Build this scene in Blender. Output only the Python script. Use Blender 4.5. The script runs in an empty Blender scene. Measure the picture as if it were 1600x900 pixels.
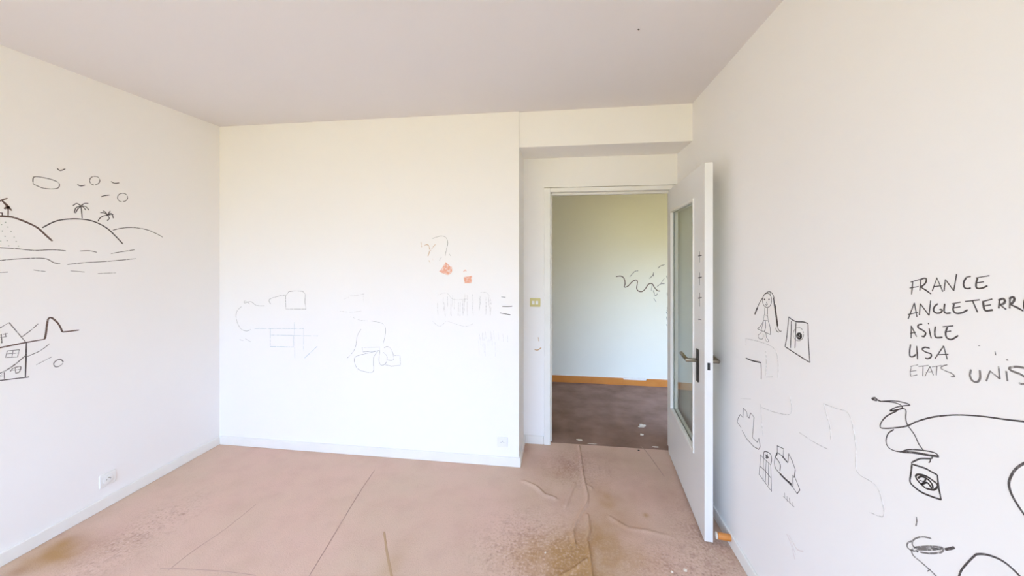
import bpy, bmesh, math, random
from mathutils import Vector, noise
rnd = random.Random(7)
scn = bpy.context.scene
COL = scn.collection

# ------------------------------------------------------------------ camera
F_PX, HOR, CAM_Z = 570.0, 396.0, 1.5
TH = math.atan(75 / 570)
FW = Vector((-math.sin(TH), math.cos(TH), 0)); RT = Vector((math.cos(TH), math.sin(TH), 0)); UP = Vector((0, 0, 1))
CAM = Vector((0, 0, CAM_Z))
cam_d = bpy.data.cameras.new('camera'); cam = bpy.data.objects.new('camera', cam_d); COL.objects.link(cam)
cam.location = CAM; cam.rotation_euler = (math.pi / 2, 0, TH)
cam_d.sensor_width = 36; cam_d.lens = F_PX / 1600 * 36; cam_d.shift_y = -(450 - HOR) / 1600; cam_d.clip_start = .02
scn.camera = cam

def ray(px, py): return FW + RT * ((px - 800) / F_PX) + UP * ((HOR - py) / F_PX)
def hit(px, py, axis, val):                 # the point of a wall (axis = val) seen at a place of the photograph
    d = ray(px, py); t = (val - CAM[axis]) / d[axis]; return CAM + d * t
def hit_plane(px, py, p0, n):
    d = ray(px, py); return CAM + d * ((p0 - CAM).dot(n) / d.dot(n))

# ------------------------------------------------------------------ dimensions
XL, XR, XB = -2.66, 0.875, -0.285           # left wall, right wall, side of the projecting block
YF, YD, YH, YBK = 2.55, 2.88, 4.30, -1.5     # front wall, door wall, hall back wall, window wall

HC = 2.5; WT = 0.10
BEAM_Z = hit(940, 226, 1, 2.57).z
HEAD_Z = hit(950, 299, 1, YD).z
XJ0, XJ1 = -0.075, 0.835                     # the clear door opening

# ------------------------------------------------------------------ materials
def s2l(c): return tuple((v / 12.92 if v <= .04045 else ((v + .055) / 1.055) ** 2.4) for v in [x / 255 for x in c])
def mat(name, rgb, rough=.6, metal=0, spec=.5, noise_amt=0, noise_scale=20, rgb2=None, bump=0, bump_scale=200, bump_dist=.001, coat=0):
    m = bpy.data.materials.new(name); m.use_nodes = True; nt = m.node_tree; b = nt.nodes['Principled BSDF']
    b.inputs['Roughness'].default_value = rough; b.inputs['Metallic'].default_value = metal
    b.inputs['Specular IOR Level'].default_value = spec; b.inputs['Coat Weight'].default_value = coat
    c1 = (*s2l(rgb), 1); b.inputs['Base Color'].default_value = c1
    tc = nt.nodes.new('ShaderNodeTexCoord')
    if noise_amt:
        n = nt.nodes.new('ShaderNodeTexNoise'); n.inputs['Scale'].default_value = noise_scale; n.inputs['Detail'].default_value = 5
        nt.links.new(tc.outputs['Object'], n.inputs['Vector'])
        r = nt.nodes.new('ShaderNodeValToRGB'); r.color_ramp.elements[0].position = .5 - .25; r.color_ramp.elements[1].position = .5 + .25
        mx = nt.nodes.new('ShaderNodeMix'); mx.data_type = 'RGBA'
        mx.inputs['A'].default_value = c1; mx.inputs['B'].default_value = (*s2l(rgb2 or rgb), 1)
        mm = nt.nodes.new('ShaderNodeMath'); mm.operation = 'MULTIPLY'; mm.inputs[1].default_value = noise_amt
        nt.links.new(n.outputs['Fac'], r.inputs['Fac']); nt.links.new(r.outputs['Color'], mm.inputs[0])
        nt.links.new(mm.outputs[0], mx.inputs['Factor']); nt.links.new(mx.outputs['Result'], b.inputs['Base Color'])
    if bump:
        n2 = nt.nodes.new('ShaderNodeTexNoise'); n2.inputs['Scale'].default_value = bump_scale; n2.inputs['Detail'].default_value = 3
        bp = nt.nodes.new('ShaderNodeBump'); bp.inputs['Strength'].default_value = bump; bp.inputs['Distance'].default_value = bump_dist
        nt.links.new(tc.outputs['Object'], n2.inputs['Vector']); nt.links.new(n2.outputs['Fac'], bp.inputs['Height'])
        nt.links.new(bp.outputs['Normal'], b.inputs['Normal'])
    return m

M_wall = mat('wall_paint', (242, 240, 237), .75, spec=.25, noise_amt=.5, noise_scale=1.7, rgb2=(239, 236, 233), bump=.12, bump_scale=140)
M_ceil = mat('ceiling_paint', (227, 223, 223), .85, spec=.15, noise_amt=.5, noise_scale=1.2, rgb2=(223, 219, 220), bump=.1, bump_scale=120)
M_hallwall = mat('hall_paint', (238, 235, 222), .75, spec=.25, noise_amt=.5, noise_scale=2.5, rgb2=(231, 228, 216))
M_trim = mat('trim_paint', (238, 236, 231), .45, spec=.4, noise_amt=.4, noise_scale=6, rgb2=(224, 221, 212))
M_door = mat('door_paint', (231, 230, 227), .4, spec=.45, noise_amt=.4, noise_scale=3, rgb2=(225, 224, 221))
M_metal = mat('satin_steel', (150, 142, 126), .32, 1, noise_amt=.4, noise_scale=60, rgb2=(120, 112, 98))
M_dark = mat('dark_metal', (58, 52, 48), .45, .6, noise_amt=.3, noise_scale=40, rgb2=(40, 36, 34))
M_black = mat('dark_slot', (24, 23, 22), .6, noise_amt=.3, noise_scale=40, rgb2=(15, 15, 15))
M_orange = mat('varnished_pine', (214, 140, 66), .4, noise_amt=.7, noise_scale=9, rgb2=(196, 118, 48), coat=.2)
M_plaster = mat('bare_plaster', (238, 234, 226), .9, noise_amt=.5, noise_scale=30, rgb2=(215, 206, 192))
M_rubber = mat('white_rubber', (226, 220, 208), .6, noise_amt=.3, noise_scale=30, rgb2=(205, 198, 186))
M_ivory = mat('yellowed_plastic', (214, 203, 142), .38, noise_amt=.5, noise_scale=25, rgb2=(196, 184, 122))
M_plastic = mat('white_plastic', (236, 235, 231), .35, noise_amt=.3, noise_scale=25, rgb2=(228, 226, 220))
M_hallfloor = mat('hall_carpet', (166, 136, 124), .95, spec=.1, noise_amt=.9, noise_scale=5, rgb2=(122, 98, 84), bump=.5, bump_scale=260, bump_dist=.003)
M_seam = mat('carpet_seam', (172, 142, 128), .95, spec=.1, noise_amt=.6, noise_scale=14, rgb2=(196, 170, 158))
M_seam2 = mat('carpet_seam_pale', (186, 155, 142), .95, spec=.1, noise_amt=.6, noise_scale=14, rgb2=(204, 176, 163))
M_crease = mat('carpet_crease', (184, 154, 122), .95, spec=.1, noise_amt=.6, noise_scale=12, rgb2=(188, 158, 130))
M_scrap = mat('paper_scrap', (232, 222, 206), .85, noise_amt=.6, noise_scale=60, rgb2=(188, 168, 146))
M_hole = mat('socket_shadow_grey', (150, 148, 146), .6, noise_amt=.3, noise_scale=40, rgb2=(135, 133, 131))
M_pvc = mat('window_pvc', (238, 238, 238), .3, noise_amt=.2, noise_scale=5, rgb2=(230, 230, 230))

def ink(name, rgb, cover=.8, scale=90):     # dry pen line: pigment broken by the paint's grain
    m = bpy.data.materials.new(name); m.use_nodes = True; nt = m.node_tree; b = nt.nodes['Principled BSDF']
    b.inputs['Roughness'].default_value = .7; b.inputs['Specular IOR Level'].default_value = .2
    tc = nt.nodes.new('ShaderNodeTexCoord'); n = nt.nodes.new('ShaderNodeTexNoise'); n.inputs['Scale'].default_value = scale; n.inputs['Detail'].default_value = 4
    r = nt.nodes.new('ShaderNodeValToRGB'); p = 1 - cover
    r.color_ramp.elements[0].position = max(0, .30 + p * .35 - .12); r.color_ramp.elements[1].position = min(1, .30 + p * .35 + .12)
    base = (242, 240, 237); k = .45 if cover > .9 else 1.0
    r.color_ramp.elements[0].color = (*s2l(tuple(base[q]*k + rgb[q]*(1-k) for q in range(3))), 1); r.color_ramp.elements[1].color = (*s2l(rgb), 1)
    nt.links.new(tc.outputs['Object'], n.inputs['Vector']); nt.links.new(n.outputs['Fac'], r.inputs['Fac']); nt.links.new(r.outputs['Color'], b.inputs['Base Color'])
    return m
I_black = ink('black_marker', (62, 56, 54), .97)
I_dark = ink('dark_marker', (84, 78, 77), .92)
I_grey = ink('grey_marker', (128, 123, 120), .85)
I_brown = ink('brown_marker', (104, 84, 76), .95)
I_pencil = ink('pencil', (164, 160, 156), .75)
I_faint = ink('faint_pencil', (203, 200, 196), .6)
I_pink = ink('pink_smudge', (226, 217, 213), .93, 30)
I_blue = ink('pale_blue_pencil', (184, 196, 202), .75)
I_orange = ink('orange_crayon', (232, 170, 142), .75, 60)
I_tan = ink('tan_crayon', (206, 172, 134), .6, 60)
I_green = ink('green_grey_pen', (160, 168, 158), .8)

def glass_mat(name, tint=(.93, .95, .93)):
    m = bpy.data.materials.new(name); m.use_nodes = True; nt = m.node_tree; nt.nodes.clear()
    o = nt.nodes.new('ShaderNodeOutputMaterial'); mx = nt.nodes.new('ShaderNodeMixShader')
    t = nt.nodes.new('ShaderNodeBsdfTransparent'); t.inputs['Color'].default_value = (*tint, 1)
    g = nt.nodes.new('ShaderNodeBsdfGlossy'); g.inputs['Roughness'].default_value = .0; fr = nt.nodes.new('ShaderNodeFresnel'); ge = nt.nodes.new('ShaderNodeNewGeometry'); mr = nt.nodes.new('ShaderNodeMapRange'); mr.inputs['To Min'].default_value = 1.52; mr.inputs['To Max'].default_value = 1/1.52
    nt.links.new(ge.outputs['Backfacing'], mr.inputs['Value']); nt.links.new(mr.outputs['Result'], fr.inputs['IOR'])
    nt.links.new(fr.outputs[0], mx.inputs['Fac']); nt.links.new(t.outputs[0], mx.inputs[1]); nt.links.new(g.outputs[0], mx.inputs[2]); nt.links.new(mx.outputs[0], o.inputs['Surface'])
    return m
M_glass = glass_mat('door_glass', (.90, .93, .90)); M_winglass = glass_mat('window_glass', (.98, .99, .98))

# ------------------------------------------------------------------ mesh helpers
def put(name, bm, m, parent=None, smooth=False, bevel=0, seg=2):
    me = bpy.data.meshes.new(name); bm.normal_update(); bm.to_mesh(me); bm.free()
    if smooth:
        for p in me.polygons: p.use_smooth = True
    me.materials.append(m); o = bpy.data.objects.new(name, me); COL.objects.link(o)
    if parent:
        o.parent = parent; o.matrix_parent_inverse = parent.matrix_basis.inverted()
    if bevel:
        b = o.modifiers.new('edge', 'BEVEL'); b.width = bevel; b.segments = seg; b.limit_method = 'ANGLE'
    return o
def box(bm, a, b, M=None):
    x0, y0, z0 = [min(p, q) for p, q in zip(a, b)]; x1, y1, z1 = [max(p, q) for p, q in zip(a, b)]
    v = [Vector(c) for c in ((x0,y0,z0),(x1,y0,z0),(x1,y1,z0),(x0,y1,z0),(x0,y0,z1),(x1,y0,z1),(x1,y1,z1),(x0,y1,z1))]
    if M: v = [M @ c for c in v]
    v = [bm.verts.new(c) for c in v]
    for f in ((3,2,1,0),(4,5,6,7),(0,1,5,4),(1,2,6,5),(2,3,7,6),(3,0,4,7)): bm.faces.new([v[i] for i in f])
def cyl(bm, p, q, r, n=20, r2=None):
    p, q = Vector(p), Vector(q); d = (q - p).normalized(); a = d.orthogonal().normalized(); b = d.cross(a); r2 = r if r2 is None else r2
    A = [bm.verts.new(p + (a * math.cos(2*math.pi*i/n) + b * math.sin(2*math.pi*i/n)) * r) for i in range(n)]
    B = [bm.verts.new(q + (a * math.cos(2*math.pi*i/n) + b * math.sin(2*math.pi*i/n)) * r2) for i in range(n)]
    for i in range(n): bm.faces.new((A[i], A[(i+1)%n], B[(i+1)%n], B[i]))
    bm.faces.new(A[::-1]); bm.faces.new(B)
def empty(name, loc, rz=0):
    o = bpy.data.objects.new(name, None); o.location = loc; o.rotation_euler = (0, 0, rz); o.empty_display_size = .1; COL.objects.link(o); return o
def tag(o, label, cat, group=None):
    o['label'] = label; o['category'] = cat
    if group: o['group'] = group
    return o
def struct(name, bm, m, label=None, bevel=0, parent=None):
    o = put(name, bm, m, parent, bevel=bevel)
    if not parent: o['kind'] = 'structure'
    if label: o['label'] = label
    return o
def boxes(*bs):
    bm = bmesh.new()
    for a, b in bs: box(bm, a, b)
    return bm

# ------------------------------------------------------------------ room shell
struct('wall_left', boxes(((XL-WT, YBK-WT, 0), (XL, YF+.05, HC))), M_wall, 'white left wall with felt pen landscape and house drawings')
struct('wall_front', boxes(((XL-WT, YF, 0), (XB, YD+WT, HC))), M_wall, 'cream white front wall with faint pencil drawings', bevel=.002)
struct('wall_right', boxes(((XR, YBK-WT, 0), (XR+WT, YD+WT, HC))), M_wall, 'white right wall with country names written in marker')
struct('wall_door', boxes(((XB-.02, YD, 0), (XJ0-.05, YD+WT, HC)), ((XJ1+.03, YD, 0), (XR+.02, YD+WT, HC)), ((XJ0-.05, YD, HEAD_Z+.04), (XJ1+.03, YD+WT, HC))), M_wall, 'recessed wall around the doorway beside the projecting block')
struct('beam', boxes(((XB-.01, 2.565, BEAM_Z), (XR+.01, YD+.01, HC))), M_wall, 'boxed white beam under the ceiling over the doorway recess', bevel=.002)
struct('ceiling', boxes(((XL-WT, YBK-WT, HC), (XR+WT, YD+WT, HC+.1))), M_ceil, 'plain off-white ceiling')
# window wall behind the viewpoint, with a wide three-leaf window
WX0, WX1, WZ0, WZ1 = -2.5, 0.72, 0.35, 2.40
struct('wall_back', boxes(((XL-WT, YBK-WT, 0), (XR+WT, YBK, WZ0)), ((XL-WT, YBK-WT, WZ1), (XR+WT, YBK, HC)), ((XL-WT, YBK-WT, WZ0), (WX0, YBK, WZ1)), ((WX1, YBK-WT, WZ0), (XR+WT, YBK, WZ1))), M_wall)
win = empty('window_1', ((WX0+WX1)/2, YBK-.05, WZ0)); win['kind'] = 'structure'
n = 3; w = (WX1 - WX0) / n
for i in range(n):
    x0, x1 = WX0 + i*w, WX0 + (i+1)*w
    put('window_frame', boxes(((x0, YBK-.07, WZ0), (x0+.05, YBK-.02, WZ1)), ((x1-.05, YBK-.07, WZ0), (x1, YBK-.02, WZ1)), ((x0+.05, YBK-.07, WZ0), (x1-.05, YBK-.02, WZ0+.06)), ((x0+.05, YBK-.07, WZ1-.06), (x1-.05, YBK-.02, WZ1))), M_pvc, win, bevel=.004)
    put('window_glass', boxes(((x0+.045, YBK-.048, WZ0+.055), (x1-.045, YBK-.044, WZ1-.055))), M_winglass, win)
put('window_sill', boxes(((WX0-.05, YBK-.02, WZ0-.03), (WX1+.05, YBK+.06, WZ0))), M_pvc, win, bevel=.004)
# hall beyond the door
HX0, HX1 = -1.3, 2.6
struct('wall_hall_back', boxes(((HX0-WT, YH, 0), (HX1+WT, YH+WT, HC))), M_hallwall, 'dim white hall wall seen through the doorway')
struct('wall_hall_left', boxes(((HX0-WT, YD+WT, 0), (HX0, YH, HC))), M_hallwall)
struct('wall_hall_right', boxes(((HX1, YD+WT, 0), (HX1+WT, YH, HC))), M_hallwall)
QX0, QX1, QZ0, QZ1 = 1.15, 1.95, 0.12, 1.82     # unseen glazed opening, added and sized to light the hall wall
struct('wall_hall_front', boxes(((XR+WT, YD, 0), (QX0, YD+WT, HC)), ((QX1, YD, 0), (HX1+WT, YD+WT, HC)), ((QX0, YD, 0), (QX1, YD+WT, QZ0)), ((QX0, YD, QZ1), (QX1, YD+WT, HC))), M_hallwall)
win = empty('added_window', ((QX0+QX1)/2, YD+.05, QZ0)); win['kind'] = 'structure'; bpy.context.view_layer.update()
put('window_frame', boxes(((QX0, YD+.02, QZ0), (QX0+.05, YD+.07, QZ1)), ((QX1-.05, YD+.02, QZ0), (QX1, YD+.07, QZ1)), ((QX0+.05, YD+.02, QZ0), (QX1-.05, YD+.07, QZ0+.06)), ((QX0+.05, YD+.02, QZ1-.06), (QX1-.05, YD+.07, QZ1))), M_pvc, win, bevel=.004)
put('window_glass', boxes(((QX0+.045, YD+.044, QZ0+.055), (QX1-.045, YD+.048, QZ1-.055))), M_winglass, win)
struct('ceiling', boxes(((HX0-WT, YD+WT, HC), (HX1+WT, YH+WT, HC+.1))), M_hallwall)

# baseboards
BH, BT = .066, .012
def base(name, a, b, lab=None): return struct(name, boxes((a, b)), M_trim, lab, bevel=.004)
base('baseboard_left', (XL, YBK, 0), (XL+BT, YF, BH), 'low white painted baseboard along the left wall')
base('baseboard_front', (XL+BT, YF-BT, 0), (XB+BT, YF, BH), 'white painted baseboard under the front wall')
base('baseboard_block', (XB, YF, 0), (XB+BT, YD, BH), 'short baseboard on the side of the projecting block')
base('baseboard_door', (XB+BT, YD-BT, 0), (XJ0-.052, YD, BH), 'short white baseboard left of the doorway')
base('baseboard_right', (XR-BT, YBK, 0), (XR, YD, BH), 'white painted baseboard along the right wall')
# hall skirting: two varnished lengths, the right one chipped along its top
xs = hit(974, 598, 1, YH-.015).x
struct('baseboard_hall', boxes(((HX0, YH-.014, 0), (xs, YH, .078))), M_orange, 'varnished orange pine skirting in the hall', bevel=.002)
bm = bmesh.new()
prof = [(xs, .062), (xs+.25, .058), (xs+.262, .078), (xs+.40, .078), (xs+.52, .076), (HX1, .078)]
fr_, bk_ = [], []
pts = [(xs, 0)] + prof + [(HX1, 0)]
for x, z in pts: fr_.append(bm.verts.new((x, YH-.018, z))); bk_.append(bm.verts.new((x, YH, z)))
bm.faces.new(fr_); bm.faces.new(bk_[::-1])
for i in range(len(pts)): j = (i+1) % len(pts); bm.faces.new((fr_[j], fr_[i], bk_[i], bk_[j]))
struct('baseboard_hall', bm, M_orange, 'chipped orange pine skirting length in the hall, right of the joint')
bm = bmesh.new(); box(bm, (HX0, YH-.006, .078), (xs+.02, YH, .088)); box(bm, (xs+.01, YH-.008, .060), (xs+.25, YH, .088))
struct('trim_1', bm, M_plaster, 'strip of bare white plaster above the hall skirting')

# ------------------------------------------------------------------ floor: worn pink-brown carpet
def fpt(px, py): p = hit(px, py, 2, 0); return Vector((p.x, p.y))
def poly_dist(p, pl):
    best = 9; tt = 0; L = 0
    for a, b in zip(pl, pl[1:]):
        ab = b - a; l = ab.length; t = max(0, min(1, (p - a).dot(ab) / (l*l))); d = (p - (a + ab*t)).length
        if d < best: best = d; tt = 1 if ab.x*(p.y-a.y) - ab.y*(p.x-a.x) > 0 else -1
    return best, tt
WR = [([(905,697),(908,715),(911,740),(914,757),(919,775),(918,787),(908,804),(899,822),(896,836),(899,852)], .017, .0075),
      ([(919,806),(922,830),(918,845),(922,870),(925,899),(930,940)], .017, .0075),
      ([(872,904),(894,891),(917,875)], .014, .008),
      ([(899,757),(893,772),(885,792)], .009, .009),
      ([(914,757),(924,762)], .011, .009),
      ([(955,808),(968,817),(982,825),(1010,829),(1050,838)], .006, .009),
      ([(820,752),(838,760),(852,773),(868,778)], .009, .010)]
WR = [([fpt(*q) for q in pl], h, s) for pl, h, s in WR]
def blob(p, c, rx, ry):
    return math.exp(-(((p.x-c.x)/rx)**2 + ((p.y-c.y)/ry)**2))
ST = [  # yellow-brown stains: centre, rx, ry, strength
    (fpt(865, 868), .20, .14, .85), (fpt(905, 905), .17, .12, .8), (fpt(930, 838), .16, .12, .45), (fpt(945, 780), .07, .10, .30), (fpt(80, 868), .15, .10, .75), (fpt(90, 850), .07, .04, .4),
    (fpt(612, 885), .05, .12, .25), (fpt(1009, 805), .014, .018, .9), (fpt(975, 880), .2, .10, .45), (fpt(960, 800), .16, .25, .28), (fpt(870, 740), .12, .1, .15)]
DK = [(fpt(880, 725), .18, .16, .45), (fpt(970, 790), .35, .45, .15), (fpt(850, 780), .18, .2, .2), (fpt(1040, 760), .2, .3, .2), (fpt(822, 700), .04, .08, .6), (fpt(90, 837), .03, .022, .7), (fpt(285, 803), .012, .010, .8), (fpt(212, 845), .012, .010, .7), (fpt(30, 893), .05, .05, .5),
      (fpt(130, 850), .25, .1, .35), (fpt(950, 720), .22, .12, .25), (fpt(1120, 870), .12, .15, .30), (fpt(1095, 800), .15, .25, .25), (fpt(866, 850), .012, .01, .6)]
CO = [(fpt(210, 840), .14, .30, 1.0), (fpt(1110, 860), .14, .30, 1.0), (fpt(850, 860), .28, .25, .9), (fpt(900, 730), .20, .2, .9), (fpt(1060, 890), .22, .14, .9), (fpt(800, 850), .18, .2, .45)]
def rng(a, b, s):
    k = max(1, round((b-a)/s)); return [a + (b-a)*i/k for i in range(k)]
gx = rng(XL-.05, -.75, .014) + rng(-.75, -.1, .0055) + rng(-.1, .30, .0035) + rng(.30, .45, .0055) + rng(.45, XR+.05, .012) + [XR+.05]
gy = rng(YBK-.05, .9, .35) + rng(.9, 1.55, .007) + rng(1.55, YD+.03, .009) + [YD+.03]
bm = bmesh.new(); lay = bm.loops.layers.float_color.new('wear'); grid = []; cols = {}
for y in gy:
    row = []
    for x in gx:
        p = Vector((x, y)); z = 0
        if y > .9 and -.9 < x < .8:
            for pl, h, s in WR:
                if min(q.x for q in pl) - .06 < x < max(q.x for q in pl) + .06:
                    d, side = poly_dist(p, pl)
                    ss = s*.55 if side > 0 else s*1.7
                    if d < .06: z = max(z, h * math.exp(-(d/ss)**2) * (.8 + .5*noise.noise(Vector((x*14, y*14, 3)))))
        nz = noise.noise(Vector((x*7, y*7, 0))) * .5 + noise.noise(Vector((x*19, y*19, 5))) * .35
        st = sum(a * blob(p, c, rx, ry) for c, rx, ry, a in ST); dk = sum(a * blob(p, c, rx, ry) for c, rx, ry, a in DK); co = sum(a * blob(p, c, rx, ry) for c, rx, ry, a in CO)
        v = bm.verts.new((x, y, z)); row.append(v)
        cols[v] = (max(0, min(1, st*(1+nz))), max(0, min(1, dk*(1+1.2*nz) )), min(1, co*(1+.5*nz)), 1)
    grid.append(row)
for r0, r1 in zip(grid, grid[1:]):
    for i in range(len(gx)-1):
        f = bm.faces.new((r0[i], r0[i+1], r1[i+1], r1[i]))
        for l in f.loops: l[lay] = cols[l.vert]
m = bpy.data.materials.new('worn_carpet'); m.use_nodes = True; nt = m.node_tree; b = nt.nodes['Principled BSDF']; N = nt.nodes.new; Lk = nt.links.new
b.inputs['Roughness'].default_value = .95; b.inputs['Specular IOR Level'].default_value = .12
tc = N('ShaderNodeTexCoord'); at = N('ShaderNodeAttribute'); at.attribute_name = 'wear'; sp = N('ShaderNodeSeparateColor'); Lk(at.outputs['Color'], sp.inputs[0])
def nz_(scale, det=4):
    q = N('ShaderNodeTexNoise'); q.inputs['Scale'].default_value = scale; q.inputs['Detail'].default_value = det; Lk(tc.outputs['Object'], q.inputs['Vector']); return q.outputs['Fac']
def ramp(fac, p0, p1):
    q = N('ShaderNodeMapRange'); q.inputs['From Min'].default_value = p0; q.inputs['From Max'].default_value = p1; Lk(fac, q.inputs['Value']); return q.outputs['Result']
def mixc(fac, A, B):
    q = N('ShaderNodeMix'); q.data_type = 'RGBA'
    if isinstance(fac, float): q.inputs['Factor'].default_value = fac
    else: Lk(fac, q.inputs['Factor'])
    for s, val in (('A', A), ('B', B)):
        if isinstance(val, tuple): q.inputs[s].default_value = (*s2l(val), 1)
        else: Lk(val, q.inputs[s])
    return q.outputs['Result']
def mul(a, b_):
    q = N('ShaderNodeMath'); q.operation = 'MULTIPLY'
    for i, v_ in enumerate((a, b_)):
        if isinstance(v_, float): q.inputs[i].default_value = v_
        else: Lk(v_, q.inputs[i])
    return q.outputs[0]
c = mixc(ramp(nz_(1.6), .35, .65), (218, 184, 168), (211, 185, 164))
c = mixc(mul(ramp(nz_(7), .45, .75), .30), c, (192, 158, 143))
c = mixc(mul(mul(ramp(nz_(22, 6), .5, .72), .6), sp.outputs[2]), c, (168, 134, 120))
c = mixc(mul(sp.outputs[1], .8), c, (158, 121, 102))
c = mixc(mul(sp.outputs[0], .85), c, (172, 133, 80))
fl = N('ShaderNodeTexNoise'); fl.inputs['Scale'].default_value = 75; fl.inputs['Detail'].default_value = 2; Lk(tc.outputs['Object'], fl.inputs['Vector'])
c = mixc(mul(sp.outputs[2], mul(ramp(fl.outputs['Fac'], .52, .68), .45)), c, (226, 202, 190))
c = mixc(mul(sp.outputs[2], mul(ramp(fl.outputs['Fac'], .46, .30), .5)), c, (140, 108, 98))
c = mixc(mul(ramp(nz_(160, 2), .5, .8), .25), c, (160, 130, 118))
Lk(c, b.inputs['Base Color'])
bp = N('ShaderNodeBump'); bp.inputs['Strength'].default_value = .5; bp.inputs['Distance'].default_value = .003; Lk(nz_(170, 3), bp.inputs['Height']); Lk(bp.outputs['Normal'], b.inputs['Normal'])
floor = put('floor', bm, m, smooth=True); floor['kind'] = 'structure'; floor['label'] = 'worn pinkish brown carpet with wrinkles and yellow stains'
struct('floor', boxes(((HX0-WT, YD+.03, -.05), (HX1+WT, YH+WT, .001)), ((XL-.1, YBK-.1, -.06), (XR+.1, YD+.03, -.02))), M_hallfloor, 'darker brown carpet of the hall beyond the doorway')

# ------------------------------------------------------------------ pen lines
def smooth_pts(pts, k=5):
    if len(pts) < 3: return pts
    out = []; P = [pts[0]] + list(pts) + [pts[-1]]
    for i in range(1, len(P)-2):
        for j in range(k):
            t = j / k
            out.append(tuple(.5*((2*P[i][c]) + (-P[i-1][c]+P[i+1][c])*t + (2*P[i-1][c]-5*P[i][c]+4*P[i+1][c]-P[i+2][c])*t*t + (-P[i-1][c]+3*P[i][c]-3*P[i+1][c]+P[i+2][c])*t**3) for c in (0, 1)))
    return out + [pts[-1]]
class Face:                                  # a flat surface to draw on
    def __init__(s, p0, n): s.p0, s.n = Vector(p0), Vector(n).normalized()
    def at(s, px, py): return hit_plane(px, py, s.p0, s.n)
LEFT = Face((XL, 0, 0), (1, 0, 0)); FRONT = Face((0, YF, 0), (0, -1, 0)); RIGHT = Face((XR, 0, 0), (-1, 0, 0)); DOORW = Face((0, YD, 0), (0, -1, 0)); HALL = Face((0, YH, 0), (0, -1, 0)); FLOOR = Face((0, 0, .0008), (0, 0, 1))
def stroke(bm, face, pts, w, smooth=True, o=(0, 0), s=1.0, lift=.0007, jit=.18):
    """a pen stroke w metres wide on the face, its points read off a crop of the photograph with origin o and scale s"""
    pts = [(o[0] + x / s, o[1] + y / s) for x, y in pts]
    if smooth: pts = smooth_pts(pts)
    q = [face.at(*p) for p in pts]; r = [q[0]]
    for v in q[1:]:
        if (v - r[-1]).length > w * .35: r.append(v)
    if len(r) < 2: r = [q[0], q[0] + (q[-1]-q[0]).normalized() * w if (q[-1]-q[0]).length > 0 else q[0] + UP*w]
    rows = []
    for i, v in enumerate(r):
        a = r[max(0, i-1)]; b_ = r[min(len(r)-1, i+1)]; d = (b_-a).normalized()
        sd = face.n.cross(d).normalized(); ww = w/2 * (1 + jit * noise.noise(v*23 + Vector((1, 2, 3)))) * (.65 if i in (0, len(r)-1) else 1)
        rows.append([bm.verts.new(v + sd*ww), bm.verts.new(v + sd*ww*.8 + face.n*lift), bm.verts.new(v - sd*ww*.8 + face.n*lift), bm.verts.new(v - sd*ww)])
    for A, B in zip(rows, rows[1:]):
        for k in range(3): bm.faces.new((A[k], A[k+1], B[k+1], B[k]))
    for E in (rows[0], rows[-1]): bm.faces.new(E)
def dot(bm, face, c, rx, ry=None, o=(0, 0), s=1.0, n=14, lift=.0007, rough=0.0):
    ry = ry or rx; C = face.at(o[0]+c[0]/s, o[1]+c[1]/s); vs = []
    for i in range(n):
        a = 2*math.pi*i/n; k = 1 + rough*rnd.uniform(-1, 1)
        p = face.at(o[0]+(c[0]+rx*k*math.cos(a))/s, o[1]+(c[1]+ry*k*math.sin(a))/s); vs.append(p)
    T = [bm.verts.new(p + face.n*lift) for p in vs]; B = [bm.verts.new(p) for p in vs]
    bm.faces.new(T)
    for i in range(n): bm.faces.new((T[i], T[(i+1)%n], B[(i+1)%n], B[i]))
def patch(bm, face, pts, o=(0, 0), s=1.0, lift=.0006):
    vs = [face.at(o[0]+x/s, o[1]+y/s) for x, y in pts]; T = [bm.verts.new(p + face.n*lift) for p in vs]; B = [bm.verts.new(p) for p in vs]
    bm.faces.new(T)
    for i in range(len(vs)): bm.faces.new((T[i], T[(i+1)%len(vs)], B[(i+1)%len(vs)], B[i]))
def ell(cx, cy, rx, ry, a0=0, a1=360, n=16): return [(cx+rx*math.cos(math.radians(a0+(a1-a0)*i/n)), cy+ry*math.sin(math.radians(a0+(a1-a0)*i/n))) for i in range(n+1)]
def lines(name, face, strokes, m, w=.004, o=(0, 0), s=1.0, parent=None, smooth=True, dots=(), patches=()):
    """strokes: list of point lists, or (points, width) or (points, width, smooth)"""
    bm = bmesh.new()
    for st_ in strokes:
        if isinstance(st_, tuple): pts = st_[0]; ww = st_[1]; sm = st_[2] if len(st_) > 2 else smooth
        else: pts, ww, sm = st_, w, smooth
        stroke(bm, face, pts, ww, sm, o, s)
    for d in dots: dot(bm, face, d[0], d[1], d[2] if len(d) > 2 else None, o, s, rough=.15)
    for p in patches: patch(bm, face, p, o, s)
    for f in bm.faces:
        if f.normal.length: pass
    ob = put(name, bm, m, parent)
    return ob
def each(name, face, strokes, m, w=.004, o=(0, 0), s=1.0, parent=None, dots=()):
    for st_ in strokes: lines(name, face, [st_], m, w, o, s, parent)
    for d in dots: lines(name, face, [], m, w, o, s, parent, dots=[d])
def drawing(name, face, px, py, label, cat='drawing', group=None):
    e = empty(name, face.at(px, py)); bpy.context.view_layer.update(); return tag(e, label, cat, group)

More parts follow.
